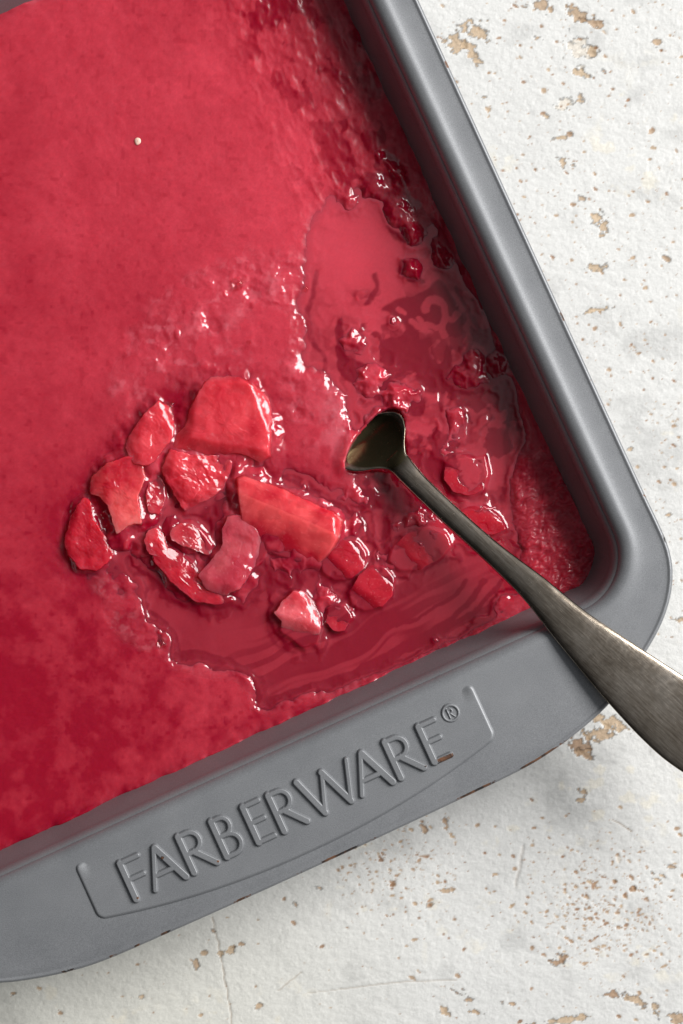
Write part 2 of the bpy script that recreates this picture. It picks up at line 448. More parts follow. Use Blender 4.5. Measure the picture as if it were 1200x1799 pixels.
pan = empty('baking_pan', W(*uv2px(UC, VC), ZT))
tag(pan, 'grey square metal baking pan holding red frozen juice, handle embossed with raised lettering', 'baking pan')
PB = np.array(pan.location)
def build_pan():
    P0, N = rloop(0.0)
    D0 = 58.0
    Pf = rloop(D0)[0]
    T = ray_out(Pf, N)                       # flange width left beyond the fillet
    def lw(P, z):
        x, y = uv2px(P[:, 0], P[:, 1]); return true_w(x, y, z) - PB
    loops, ts = [], []
    zb = ZT + 5
    for d, z in ((-110, zb), (-60, zb + 1), (-45, zb + 6), (-36, zb + 18)): loops.append(lw(rloop(d)[0], z))
    for z in (-180, -127, -90, -55, -30): loops.append(lw(rloop((z + 127) * .32 if z > -127 else (z + 127) * .17)[0], z))
    d1, z1 = 14.5, -40.0
    for a in np.linspace(18.5, 90, 14):          # fillet from wall up to the flange
        t = math.radians(a)
        loops.append(lw(rloop(34.0 + 24.0 * (1 - math.cos(t)))[0], -24 + 24 * math.sin(t)))
    wf = np.clip((150 - T) / 70, 0, 1)       # 1 on the narrow sides, 0 on the handles
    for k in np.linspace(.09, 1, 12):
        q = Pf + N * (T - 11)[:, None] * k
        z = -4.2 * wf * (1 - math.exp(-3.4 * max(k - .05, 0))) - 1.0 * (1 - wf) * k
        loops.append(lw(q, z))
    for ins, z in ((9, -.6), (7, .8), (4.6, 1.2), (2.2, -.4), (.6, -3.5), (0, -8), (.6, -14), (3, -17.5), (7, -18), (10, -14), (14, -9)):
        loops.append(lw(Pf + N * (T - ins)[:, None], z - 1.0 * (1 - wf) - 3.2 * wf))
    loops.append(lw(Pf + N * 8, -9))
    for d, z in ((34, -16), (24, -45), (22, -90), (10, -180), (-24, ZT + 22), (-33, ZT + 9), (-46, ZT + 2), (-62, ZT), (-110, ZT)): loops.append(lw(rloop(d)[0], z))
    V, F, _ = loft(loops)
    n = len(P0)
    # floors
    c0 = np.array([lw(np.array([[UC, VC]]), zb)[0], lw(np.array([[UC, VC]]), ZT)[0]])
    V = np.concatenate([V, c0]); i = np.arange(n); j = (i + 1) % n; last = (len(loops) - 1) * n
    wear = np.zeros(len(V))
    # rubbed coating along the outer edge
    lab = np.repeat(np.arange(len(loops)), n)
    u = np.concatenate([rloop(0)[0][:, 0]] * len(loops)); vv = np.concatenate([rloop(0)[0][:, 1]] * len(loops))
    nz = fbm(u / 26, vv / 26 + 5, 4, 3)
    lo = 8 + 9 + 8 - 2
    wear[:len(lab)] = np.where((lab >= 37) & (lab <= 44), .50 + .75 * nz - .3 * sst(-vv, -60, 60), 0)
    o = mesh_obj('pan_body', V, np.concatenate([F]), M_pan, pan, {'wear': wear})
    me = o.data
    bm = bmesh.new(); bm.from_mesh(me); bm.verts.ensure_lookup_table()
    for a, ci in ((0, len(V) - 2), (last, len(V) - 1)):
        for q in range(n):
            f = bm.faces.new((bm.verts[ci], bm.verts[a + q], bm.verts[a + (q + 1) % n])); f.smooth = True
    bmesh.ops.recalc_face_normals(bm, faces=bm.faces)
    bm.to_mesh(me); bm.free()
build_pan()

def relief(name, sd_fn, box, step, z0, H, e, parent, wear_fn=None, hmul=None, label=None):
    u0, u1, v0, v1 = box
    U, V_ = np.meshgrid(np.arange(u0, u1 + step, step), np.arange(v0, v1 + step, step))
    s = sd_fn(U, V_)
    t = np.clip((s + e) / (2 * e), 0, 1); prof = np.sin(t * math.pi / 2) ** 1.3
    hh = H * prof
    if hmul is not None: hh = hh * hmul(U, V_)
    hh = hh + np.where(s < -e + .01, -1.6, -0.5 * (1 - t))
    x, y = uv2px(U + UC, V_)
    P = true_w(x, y, z0 + hh).reshape(-1, 3) - PB
    inside = s > -e - step * 1.5
    keep = inside[1:, 1:] & inside[:-1, :-1] & inside[1:, :-1] & inside[:-1, 1:]
    F = grid_faces(*U.shape, keep)
    at = {'wear': (wear_fn(U, V_) if wear_fn is not None else np.zeros(U.shape)).ravel()}
    P, F, at = compact(P, F, at)
    return mesh_obj(name, P, F, M_pan, parent, at)

def bot(U): return 228 - 46 * np.abs(U / 383) ** 2.1
def plate_sd(U, V):
    a = np.minimum(383 - np.abs(U), (bot(U) - V) * .97)
    b = V - 76
    # rounded corners
    def rmin(p, q, r):
        p2, q2 = np.maximum(r - p, 0), np.maximum(r - q, 0)
        return np.where((p < r) & (q < r), r - np.hypot(p2, q2), np.minimum(p, q))
    a = rmin(383 - np.abs(U), (bot(U) - V) * .97, 12)
    return rmin(a, b, 14)
def plate_mul(U, V):
    sd_ = sst(np.abs(U), 360, 380); return sst(V, 74, 115) * (1 - sd_) + sd_ * sst(V, 75, 84)
HP = 3.6
plate = relief('nameplate', plate_sd, (-395, 395, 70, 236), 1.6, -0.9, HP + .5, 3.0, pan, None, plate_mul)

# letters: strokes (points, half width) in cap units, x in units from the left edge, y 0 top .. 76 bottom
def arc(cx, cy, rx, ry, a0, a1, n=12):
    return [(cx + rx * math.cos(math.radians(a)), cy + ry * math.sin(math.radians(a))) for a in np.linspace(a0, a1, n)]
TH, TN = 6.4, 4.8
def L_F(): return [([(6, 4), (6, 73)], TH), ([(8, 4), (40, 4)], TN), ([(8, 37), (37, 37)], TN)]
def L_A(): return [([(33, 4), (5, 73)], 4.6), ([(35, 5), (64, 73)], TH + .4), ([(18, 50), (52, 50)], TN)]
def L_R(): return [([(6, 4), (6, 73)], TH), ([(8, 4), (22, 4)] + arc(22, 21.5, 17, 17.5, -90, 90) + [(10, 39)], 4.8), ([(22, 40), (50, 73)], TH)]
def L_B(): return [([(6, 4), (6, 72)], TH), ([(8, 4), (20, 4)] + arc(20, 19.5, 14, 15.5, -90, 90) + [(10, 35)], 4.6), ([(10, 35), (22, 35)] + arc(22, 54, 18, 18.5, -90, 90) + [(8, 72.5)], 4.8)]
def L_E(): return [([(6, 4), (6, 72)], TH), ([(8, 4), (36, 4)], TN), ([(8, 36), (33, 36)], TN), ([(8, 72), (37, 72)], TN)]
def L_W(): return [([(6, 4), (30, 73)], TH), ([(30, 73), (53, 8)], 4.5), ([(53, 6), (80, 73)], TH), ([(80, 73), (102, 4)], 4.5)]
zl = -0.9 + HP
def wear_spot(cu, cv, r):
    return lambda U, V: .62 * np.clip(1.25 - np.hypot(U - cu, (V - cv) * 1.3) / r, 0, 1)
def wear_E(U, V): return .62 * sst(V, 167, 176) * sst(-np.abs(U - 288), -22, -14)
lets = [(L_F, -315, wear_spot(-305, 176, 6)), (L_A, -277, wear_spot(-237, 130, 9)), (L_R, -203, wear_spot(-150, 176, 6)), (L_B, -139, None), (L_E, -78, None), (L_R, -29, None),
        (L_W, 26, None), (L_A, 122, None), (L_R, 196, wear_spot(250, 176, 5)), (L_E, 261, wear_E)]
for fn, u0, wf in lets:
    st = fn()
    def sd(U, V, st=st, u0=u0):
        r = np.full(U.shape, -1e9)
        for pts, hw in st:
            r = np.maximum(r, hw - segd(U - u0, V - 104, pts))
        return r
    relief('letter', sd, (u0 - 6, u0 + (118 if fn is L_W else 80), 96, 190), .8, zl, 6.6, 1.9, plate, wf)
def sd_reg(U, V):
    r = 2.2 - np.abs(np.hypot(U - 329, V - 110) - 14.0)
    for pts in ([(325, 102), (325, 118)], [(325, 102.5), (329, 102.5)] + arc(329, 106.2, 4, 3.8, -80, 80, 6) + [(326, 110)], [(328, 110), (333.5, 118)]):
        r = np.maximum(r, 1.6 - segd(U, V, pts))
    return r
relief('registered_mark', sd_reg, (308, 350, 90, 130), .6, zl, 3.0, 1.4, plate, lambda U, V: .40 * sst(-np.hypot(U - 329, V - 110), -10, -6))

OUTLINES = []
# ------------------------------------------------------------------ loose ice chunks
def chunk(label, poly, planes, foot, col0, col1, seed, rough=2.0, jag=2.2, wet=.8, edge=3.0, glow=()):
    """poly: outline in photo px; planes: (z at ref, ref x, ref y, slope x, slope y) - the top is the lowest of them"""
    P = np.asarray(poly, float)
    c = P.mean(0)
    # dense outline
    out = []
    for i in range(len(P)):
        a, b = P[i], P[(i + 1) % len(P)]
        n = max(2, int(np.hypot(*(b - a)) / 2.6))
        for t in np.linspace(0, 1, n, endpoint=False): out.append(a + (b - a) * t)
    O = np.array(out)
    for _ in range(1): O = .25 * np.roll(O, 1, 0) + .5 * O + .25 * np.roll(O, -1, 0)
    d = O - c; L = np.hypot(*d.T)[:, None]
    O = O + d / L * (jag * fbm(O[:, :1] / 7, O[:, 1:] / 7, seed, 3) + jag * .8 * fbm(O[:, :1] / 20, O[:, 1:] / 20, seed + 3, 2))
    def top(x, y):
        sq = 1.5 * vn(x / 40 + y / 80, y / 30 - x / 90, seed + 6) + .5 * vn(x / 16, y / 16, seed) + .10 * vn(x / 6, y / 6, seed + 1); fr = sq - np.floor(sq)
        ledge = 3.4 * (np.floor(sq) + sst(fr, 0, .22)) - 3.4 * sq * .5
        z = np.full(x.shape, 1e9)
        for (z0, rx, ry, sx, sy) in planes:
            p = .72 * z0 + (x - rx) * sx + (y - ry) * sy
            kk = np.clip(.5 + .5 * (z - p) / 2.5, 0, 1)
            z = np.where(z > 1e8, p, z * (1 - kk) + p * kk - 2.5 * kk * (1 - kk))
        return z + (.7 if rough > 3 else .08 if rough < 1 else .22) * ledge + rough * 1.3 * fbm(x / 24, y / 24, seed, 2) + (rough - .8) * .28 * fbm((x + y) / 9, (y - x) / 4.5, seed + 5, 2)
    rings = []
    for s in list(np.linspace(.025, .96, 34)) + [.98]:
        q = c + (O - c) * s; z = top(q[:, 0], q[:, 1]); rings.append((q, z))
    qe = O; ze = top(O[:, 0], O[:, 1]); OUTLINES.append((O, ze - edge))
    rings.append((c + (O - c) * .99, ze - .12 * edge)); rings.append((c + (O - c) * 1.0, ze - .55 * edge)); rings.append((c + (O - c) * 1.006, ze - 1.4 * edge))
    for t in (.2, .4, .6, .8, 1.0):
        z = (ze - 1.4 * edge) * (1 - t) + foot * t
        bul = 1.006 + .24 * t
        q = c + (O - c) * bul; q = q + (d / L) * 1.2 * fbm(q[:, :1] / 8 + t * 3, q[:, 1:] / 8, seed + 7, 2)
        rings.append((q, np.minimum(z, ze - 1.4 * edge)))
    cx, cy, _ = W(c[0], c[1], ZI)
    base = np.array([cx, cy, (ZI + foot) * S])
    loops = [np.stack([(q[:, 0] - CX) * FI * S, (CY - q[:, 1]) * FI * S, (ZI + z) * S], -1) - base for q, z in rings]
    V, F, _ = loft(loops)
    n = len(O)
    allq = np.concatenate([q for q, z in rings])
    zz = np.concatenate([z for q, z in rings])
    t = np.clip(.50 + .70 * fbm(allq[:, 0] / 30, allq[:, 1] / 30, seed + 2, 3) + .10 * fbm(allq[:, 0] / 5, allq[:, 1] / 9, seed, 2), 0, 1)
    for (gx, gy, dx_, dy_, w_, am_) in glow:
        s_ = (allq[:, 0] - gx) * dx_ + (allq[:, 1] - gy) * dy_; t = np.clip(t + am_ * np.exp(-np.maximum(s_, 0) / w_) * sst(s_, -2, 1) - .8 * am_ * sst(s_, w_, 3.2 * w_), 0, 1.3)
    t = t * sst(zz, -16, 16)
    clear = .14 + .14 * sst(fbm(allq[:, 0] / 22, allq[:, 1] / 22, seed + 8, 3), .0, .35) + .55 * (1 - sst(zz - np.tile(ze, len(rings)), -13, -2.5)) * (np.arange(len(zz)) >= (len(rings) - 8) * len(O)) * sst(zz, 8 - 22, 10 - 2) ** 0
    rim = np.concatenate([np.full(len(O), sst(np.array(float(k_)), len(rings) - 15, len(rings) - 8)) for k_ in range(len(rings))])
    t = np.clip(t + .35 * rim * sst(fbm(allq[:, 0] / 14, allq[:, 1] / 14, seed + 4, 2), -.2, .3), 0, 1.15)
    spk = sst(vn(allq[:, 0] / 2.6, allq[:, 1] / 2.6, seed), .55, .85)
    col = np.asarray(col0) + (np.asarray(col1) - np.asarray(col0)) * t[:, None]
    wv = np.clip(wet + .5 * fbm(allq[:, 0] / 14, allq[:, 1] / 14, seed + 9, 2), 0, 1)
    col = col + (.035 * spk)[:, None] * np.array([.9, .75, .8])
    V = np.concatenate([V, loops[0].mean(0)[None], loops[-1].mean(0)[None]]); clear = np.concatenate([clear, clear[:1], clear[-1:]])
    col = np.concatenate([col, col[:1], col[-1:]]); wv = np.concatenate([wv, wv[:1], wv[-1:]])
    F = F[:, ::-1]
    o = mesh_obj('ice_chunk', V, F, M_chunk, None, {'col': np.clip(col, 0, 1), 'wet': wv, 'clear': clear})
    bm = bmesh.new(); bm.from_mesh(o.data); bm.verts.ensure_lookup_table()
    last = (len(rings) - 1) * n
    for i in range(n):
        f = bm.faces.new((bm.verts[len(V) - 2], bm.verts[i], bm.verts[(i + 1) % n])); f.smooth = True
        f = bm.faces.new((bm.verts[len(V) - 1], bm.verts[last + (i + 1) % n], bm.verts[last + i])); f.smooth = True
    bmesh.ops.recalc_face_normals(bm, faces=bm.faces)
    bm.to_mesh(o.data); bm.free()
    o.location = base
    tag(o, label, 'ice chunk', 'broken ice chunks in the melted juice')
    return o

PALE = (0.76, 0.066, 0.088); MID = (0.58, 0.014, 0.036); RED = (0.46, 0.007, 0.024)
chunk('largest broad ice chunk with flat pale top, uppermost in the heap', [(333, 722), (350, 690), (371, 660), (395, 655), (420, 662), (446, 678), (471, 702), (477, 728), (476, 760), (472, 800), (458, 814), (434, 802), (406, 796), (380, 806), (340, 808), (294, 798), (306, 766), (326, 750)],
      [(30, 400, 720, -.03, .03), (31, 452, 720, -.6, .25), (30, 400, 676, .05, 1.0), (30, 420, 785, .1, -.7), (30, 335, 750, .55, .1)], -22, MID, PALE, 1, 1.8)
chunk('wedge of ice with glittering front face leaning below the largest chunk', [(300, 790), (340, 800), (404, 800), (408, 820), (394, 858), (360, 880), (326, 898), (306, 870), (283, 826)],
      [(29, 320, 815, -.22, -.05), (29, 335, 842, .03, -.32), (27, 296, 830, .5, .1)], -26, MID, PALE, 4, 3.4)
chunk('long ice chunk with white glints beside the left edge of the largest chunk', [(221, 787), (228, 766), (240, 748), (258, 724), (278, 706), (300, 716), (308, 740), (304, 766), (290, 788), (266, 816), (236, 818)],
      [(25, 270, 750, -.12, .08), (25, 286, 735, -.6, .25), (24, 240, 760, .4, .1)], -24, MID, PALE, 7, 2.4)
chunk('pale ice chunk with torn bright lower tip left of the heap', [(162, 838), (190, 814), (224, 802), (252, 806), (257, 840), (244, 870), (250, 918), (228, 922), (206, 938), (192, 892), (176, 872), (158, 868)],
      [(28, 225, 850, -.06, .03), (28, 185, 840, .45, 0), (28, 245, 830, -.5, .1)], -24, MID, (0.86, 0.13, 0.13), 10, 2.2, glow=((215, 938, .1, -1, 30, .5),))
chunk('dark red curled ice chunk at the far left of the heap', [(146, 872), (160, 880), (164, 915), (182, 935), (196, 958), (200, 980), (170, 1002), (140, 998), (120, 975), (114, 945), (124, 908)],
      [(14, 150, 940, -.05, .02), (15, 180, 950, -.5, .1), (14, 128, 940, .5, .1)], -30, RED, MID, 13, 2.6)
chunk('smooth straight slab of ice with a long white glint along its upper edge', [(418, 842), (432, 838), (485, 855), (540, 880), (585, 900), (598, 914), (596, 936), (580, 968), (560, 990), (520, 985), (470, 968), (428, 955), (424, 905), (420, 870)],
      [(36, 423, 866, -.059, .138), (36, 423, 866, .142, -.331), (34, 432, 846, -.356, .83), (33, 588, 930, -.8, .1)], -28, (0.56, 0.010, 0.030), (0.84, 0.10, 0.11), 16, .7, .9, .9, 2.0, ((423, 866, -.395, .92, 20, .8),))  # pale band below the ridge: light glowing through the slab, painted as colour
chunk('ragged pale ice chunk hooked around the left end of the straight slab', [(400, 908), (424, 904), (452, 930), (468, 972), (456, 992), (444, 1000), (424, 1032), (394, 1048), (360, 1036), (348, 1010), (370, 985), (392, 958), (390, 930)],
      [(17, 410, 970, -.04, .03), (17, 432, 980, -.4, -.1), (16, 390, 1030, .1, -.4)], -26, (0.48, 0.030, 0.060), (0.58, 0.085, 0.11), 19, 1.6)
chunk('low red ice chunk sloping into the pool below the heap', [(262, 952), (300, 962), (340, 990), (352, 1012), (362, 1034), (396, 1048), (412, 1054), (380, 1064), (340, 1055), (300, 1020), (270, 985)],
      [(13, 320, 1005, -.1, .02), (14, 325, 1000, -.3, .35)], -26, RED, MID, 22, 1.8)
chunk('small ice shard with white glints at the corner left of the low red chunk', [(252, 948), (262, 930), (276, 926), (290, 944), (298, 968), (284, 978), (262, 972)],
      [(18, 272, 950, -.1, .1), (18, 280, 945, -.6, .3)], -24, MID, PALE, 25, 2.2)
chunk('narrow ice splinter with two white glints in the hollow of the heap', [(298, 930), (312, 920), (338, 918), (356, 934), (373, 958), (366, 976), (346, 968), (320, 958), (300, 948)],
      [(11, 335, 945, -.2, .12), (12, 350, 940, -.5, .3)], -26, RED, (0.62, 0.08, 0.10), 28)
chunk('small isolated ice chunk with crumbled left side nearest the embossed handle', [(480, 1076), (496, 1058), (514, 1038), (532, 1038), (548, 1054), (560, 1078), (564, 1104), (556, 1132), (534, 1140), (508, 1118), (492, 1108), (494, 1092)],
      [(17, 520, 1070, -.1, .08), (17, 532, 1060, -.5, .28), (16, 520, 1092, .1, -.55)], -26, MID, (0.82, 0.16, 0.185), 31, 1.8)

for lab, pts, pl, c0, c1, sd_ in [
    ('rounded wet red ice lump just below the right end of the straight slab', [(562, 985), (578, 958), (604, 948), (630, 952), (644, 972), (640, 1000), (618, 1016), (590, 1020), (568, 1008)], [(13, 605, 980, -.05, .05), (13, 622, 970, -.5, .35), (11, 590, 990, .25, -.3)], RED, MID, 34),
    ('rounded red ice lump with a speckled face, second below the straight slab', [(614, 1040), (628, 1012), (650, 992), (676, 996), (692, 1018), (690, 1046), (672, 1066), (640, 1072), (618, 1060)], [(12, 655, 1035, -.05, .05), (12, 670, 1015, -.45, .4), (10, 640, 1045, .25, -.3)], RED, MID, 37),
    ('wide flat red ice lump under the middle of the spoon handle', [(684, 985), (692, 958), (716, 936), (752, 928), (784, 938), (792, 958), (770, 984), (738, 1000), (704, 1002)], [(9, 735, 965, -.04, .04), (9, 765, 945, -.3, .35), (8, 715, 975, .2, -.2)], RED, MID, 40),
    ('square clear red ice piece right of the spoon neck', [(782, 812), (808, 800), (830, 806), (852, 802), (858, 828), (850, 862), (824, 872), (796, 866), (778, 842)], [(8, 820, 835, -.05, .05), (8, 815, 815, .12, .5), (8, 846, 830, -.6, .05)], RED, MID, 43),
    ('long wet red ice piece along the upper side of the spoon handle', [(800, 905), (822, 888), (850, 888), (876, 908), (890, 930), (868, 940), (836, 936), (812, 926)], [(11, 845, 915, .0, .05), (11, 862, 905, -.35, .55)], RED, MID, 46),
    ('small dark red shard wedged right of the pale torn chunk', [(258, 822), (276, 828), (288, 850), (290, 880), (280, 905), (262, 900), (256, 870), (262, 846)], [(13, 272, 865, -.3, .1), (13, 268, 840, .1, .4)], RED, MID, 49),
    ('small lump of ice with a bright glint close right of the isolated chunk', [(575, 1070), (590, 1060), (608, 1066), (618, 1086), (606, 1108), (586, 1110), (572, 1094)], [(7, 595, 1080, -.1, .1), (7, 604, 1072, -.5, .4)], RED, MID, 52)]:
    chunk(lab, pts, [(p[0] - 4,) + p[1:] for p in pl], -28, c0, c1, sd_, 1.3, 1.6, .9, 6.0)

# ------------------------------------------------------------------ frozen juice
LV = -6.0
HEAP = catmull([(310, 690), (400, 640), (480, 690), (500, 800), (620, 890), (600, 990), (480, 1010), (420, 1075), (300, 1055), (250, 980), (180, 1015), (105, 990), (120, 880), (200, 770)], 5)
MILK = np.array([0.54, 0.042, 0.070])
DEEP = np.array([0.30, 0.002, 0.018])
POOL = catmull([(562, 470), (590, 380), (640, 350), (700, 400), (745, 440), (790, 520), (848, 600), (890, 680), (915, 760), (893, 860), (912, 950), (905, 1050), (830, 1108), (700, 1168), (600, 1203), (510, 1228),
        (462, 1246), (452, 1205), (412, 1180), (345, 1163), (303, 1150), (296, 1110), (262, 1085), (243, 1040), (218, 1012), (222, 980), (255, 945), (285, 900), (310, 884), (380, 880), (410, 838), (465, 815), (540, 838), (600, 862), (622, 840), (612, 770),
        (600, 700), (575, 650), (545, 600), (541, 545)], 5)
OPEN = [(400, 1110, 110, 40, 10), (300, 1070, 50, 40, 0), (650, 440, 70, 70, 0), (740, 1105, 190, 46, -27), (700, 1080, 110, 36, -24), (880, 790, 34, 70, 10), (770, 560, 46, 70, 30), (570, 1160, 120, 34, -24), (300, 985, 40, 24, 0), (450, 835, 60, 16, 20)]
CROWN = catmull([(470, 440), (530, 470), (540, 560), (560, 640), (600, 700), (610, 800), (560, 820), (480, 690), (420, 640), (360, 660), (250, 700), (190, 740), (230, 600), (300, 520), (400, 460)], 6)
CORNER = catmull([(905, 860), (950, 780), (1010, 850), (1050, 980), (1010, 1050), (940, 1030), (915, 960)], 6)
SLUSH2 = catmull([(250, 1010), (300, 1090), (310, 1150), (230, 1130), (160, 1010)], 6)

# (x, y, rx, ry, angle, top above frozen level, power)
LUMPS = [(385, 735, 130, 108, -20, 13, 2), (262, 775, 84, 84, -40, 11, 2), (205, 865, 72, 84, 10, 10, 2), (155, 940, 60, 74, 0, 2, 2), (345, 850, 74, 56, 0, 4, 2), (320, 1000, 90, 58, 30, 2, 2), (412, 985, 62, 90, 10, 5, 2), (505, 925, 130, 84, 22, 10, 2), (530, 1090, 64, 68, 0, 3, 2), (480, 800, 50, 60, 0, 4, 2),
         (602, 985, 52, 40, 20, -1, 2), (655, 1035, 46, 48, 0, -1, 2), (700, 985, 62, 34, -25, 5, 2), (742, 955, 55, 30, -35, 5, 2), (735, 912, 46, 30, 10, 1, 2), (815, 838, 48, 46, 10, -1, 3), (852, 905, 46, 30, 30, 9, 3),
         (832, 650, 44, 52, 20, 3, 2), (870, 640, 26, 34, 40, 6, 2), (800, 722, 40, 36, -30, -1, 2), (640, 872, 60, 30, 10, 2, 2), (600, 830, 60, 30, 10, 4, 2), (600, 1078, 50, 40, 0, 3, 2), (565, 1050, 40, 36, 0, 2, 2), (530, 1000, 80, 50, 20, -1, 2),
         (700, 372, 34, 28, 40, 9, 3), (722, 408, 28, 20, 55, 9, 3), (724, 470, 32, 26, 30, 5, 3), (776, 452, 15, 32, -25, 10, 3), (705, 318, 15, 26, -20, 10, 3), (690, 295, 12, 22, -30, 9, 3), (668, 270, 12, 10, 0, 8, 3), (610, 350, 32, 26, 20, 3, 2), (655, 330, 28, 26, 0, 3, 2),
         (640, 520, 26, 20, 0, -2, 2), (690, 565, 18, 14, 0, -2, 2), (620, 600, 50, 32, 20, 2, 2), (700, 690, 60, 36, 10, 1, 2), (645, 660, 60, 50, 20, 4, 2), (560, 700, 50, 50, 20, 8, 2), (580, 770, 40, 40, 20, 9, 2), (880, 1060, 46, 22, -30, 3, 2), (770, 1130, 11, 8, 0, 9, 3), (840, 1085, 26, 14, -25, 4, 2),
         (390, 510, 40, 60, 0, 3, 2), (465, 500, 60, 44, 20, 7, 2), (500, 590, 36, 50, -10, 7, 2), (440, 600, 60, 50, 0, 5, 2), (340, 560, 70, 50, 0, 4, 2), (265, 640, 26, 22, 40, 5, 2), (370, 640, 22, 18, 30, 9, 2),
         (425, 1195, 50, 24, 25, 4, 2), (350, 1185, 60, 22, 8, 3, 2), (275, 1130, 30, 26, 30, 4, 2), (250, 1080, 22, 26, 0, 4, 2), (435, 1253, 22, 12, 30, 5, 2), (215, 1020, 40, 20, 20, 3, 2), (505, 1240, 22, 12, -20, 3, 2)]
GAP = catmull([(687, 822), (660, 822), (622, 826), (611, 816), (620, 786), (642, 755), (666, 731), (690, 722), (706, 735), (708, 774), (708, 802)], 6)   # where the spoon bowl is bare

def build_ice():
    xs = np.concatenate([np.arange(-780, -75, 12), np.arange(-75, 100, 3), np.arange(100, 1062, 1.5)])
    ys = np.concatenate([np.arange(-280, -75, 12), np.arange(-75, 280, 2.5), np.arange(280, 1320, 1.5), np.arange(1320, 1600, 3)])
    X, Y = np.meshgrid(xs, ys)
    tx, ty = (X - CX) * FI + CX, (Y - CY) * FI + CY
    u, v = px2uv(tx, ty)
    wx = X + 9 * fbm(X / 45, Y / 45, 2, 3) + 3 * fbm(X / 9, Y / 9, 5, 2)
    wy = Y + 9 * fbm(X / 45 + 50, Y / 45, 3, 3) + 3 * fbm(X / 9 + 50, Y / 9, 6, 2)
    pd = psdf(wx, wy, POOL)
    cd = psdf(wx, wy, CROWN); kd = psdf(wx, wy, CORNER); s2 = psdf(wx, wy, SLUSH2)
    slush = np.clip(np.maximum.reduce([sst(cd, -30, 20), sst(s2, -20, 10), .3 * sst(kd, -10, 20), sst(-np.abs(pd), -45, 0) * .35]), 0, 1)
    slush = slush * (1 - .75 * np.exp(-(pd / 24) ** 2) * sst(X, 470, 520) * sst(-Y, -720, -660))
    slush = slush * sst(fbm(X / 40, Y / 40, 9, 3), -.5, .3)
    h = 1.0 * fbm(X / 90, Y / 90, 7, 3) + .38 * fbm(X / 14, Y / 14, 8, 3) + .06 * vn(X / 4, Y / 4, 2)
    # rippled, frosted strip towards the right-hand wall
    strip = sst(u + 30 * fbm(v / 60, u / 60, 3, 3), -250, -40) * sst(-v, 420, 620)
    h += strip * (2.6 * fbm(u / 22, v / 34, 1, 3) + 1.6 * ((.5 - 2 * np.abs(fbm(u / 20, v / 30, 5, 2))) > -9) * (.5 - 2 * np.abs(fbm(u / 20, v / 30, 5, 2))) + .3 * np.abs(fbm(u / 7, v / 12, 3, 2)))
    h += 2.5 * sst(cd, -40, 40)
    rr = np.random.default_rng(3)
    wob = fbm(X / 16, Y / 16, 10, 3); wob2 = fbm(X / 6, Y / 6, 12, 2); wobS = 1.3 * fbm(X / 30, Y / 30, 13, 2)
    ridge = .5 - 2 * np.abs(fbm(wx / 26, wy / 26, 6, 2))
    mound = 4.2 * fbm(wx / 34, wy / 34, 11, 2) + 1.2 * ridge + .35 * wob2
    h += slush * mound
    # the pool floor: mounds of slush that here and there stand above the juice
    bias = -8.0 + 5.5 * sst(X, 540, 620) * sst(-X, -900, -820) * sst(Y, 640, 720) * sst(-Y, -1010, -930)
    def gau(x, y, rx, ry, an, k=1.1):
        a = math.radians(an); dx = wx - x; dy = wy - y
        return np.exp(-k * (((dx * math.cos(a) + dy * math.sin(a)) / rx) ** 2 + ((-dx * math.sin(a) + dy * math.cos(a)) / ry) ** 2))
    for (x, y, rx, ry, an, top, pw) in LUMPS[10:]: bias = np.maximum(bias, -8 + (15 + .8 * top) * gau(x, y, rx * .9, ry * .9, an))
    for o_ in OPEN: bias -= 13 * gau(*o_)
    pulp = sst(X, 540, 620) * sst(-X, -920, -840) * sst(Y, 600, 700) * sst(-Y, -1020, -930)
    hp_ = LV + bias + (5.0 + 3 * pulp) * fbm(wx / 44, wy / 44, 1, 2) + (3.4 + 1.6 * pulp) * ridge + 1.6 * wob + .5 * wob2
    wd_ = sst(X, 450, 520) * sst(-Y, -740, -660)
    kp = sst(pd, -16 - 50 * wd_, 26 + 14 * wd_)
    h = h * (1 - kp) + hp_ * kp
    def dome(x, y, rx, ry, an, top, pw, mode, wa=.28, foot=-30):
        big = max(rx, ry) * 1.6
        i0, i1 = np.searchsorted(xs, [x - big, x + big]); j0, j1 = np.searchsorted(ys, [y - big, y + big])
        if i1 - i0 < 2 or j1 - j0 < 2: return
        sl = (slice(j0, j1), slice(i0, i1)); a = math.radians(an); dx = X[sl] - x; dy = Y[sl] - y
        p = (dx * math.cos(a) + dy * math.sin(a)) / rx; q = (-dx * math.sin(a) + dy * math.cos(a)) / ry
        d = np.hypot(p, q) + wa * (wobS[sl] if mode == 'max' else wob[sl]) + .03 * wob2[sl]
        k = np.clip(1 - np.clip(d, 0, 2) ** pw, 0, 1)
        if mode == 'max':
            z = np.where(k > 0, foot + (top - foot) * k ** .6, -99)
            z += (.15 * wob2[sl] + 1.6 * wobS[sl] + 1.5 * ridge[sl]) * (k > 0)
            a_, b_ = h[sl], z
            kk = np.clip(.5 + .5 * (b_ - a_) / 5, 0, 1)
            h[sl] = np.where(z > -98, a_ * (1 - kk) + b_ * kk + 5 * kk * (1 - kk), a_)
        else: h[sl] += top * k ** .6
    for l in LUMPS[:10]: dome(*l, 'max', foot=-18)
    for l in LUMPS:
        if l[0] > 640 and l[1] < 480: h += 7 * np.clip(gau(l[0], l[1], l[2] * 1.15, l[3] * 1.15, l[4], 1.3) + .25 * wobS - .15, 0, 1) * gau(l[0], l[1], l[2] * 2, l[3] * 2, l[4])
    for o_, dp in (((150, 955, 60, 75, 0), 9), ((245, 905, 26, 40, 0), 14), ((330, 900, 40, 26, 0), 8)): h -= dp * gau(*o_)
    # slush banked up against the loose pieces
    banked = np.zeros(X.shape)
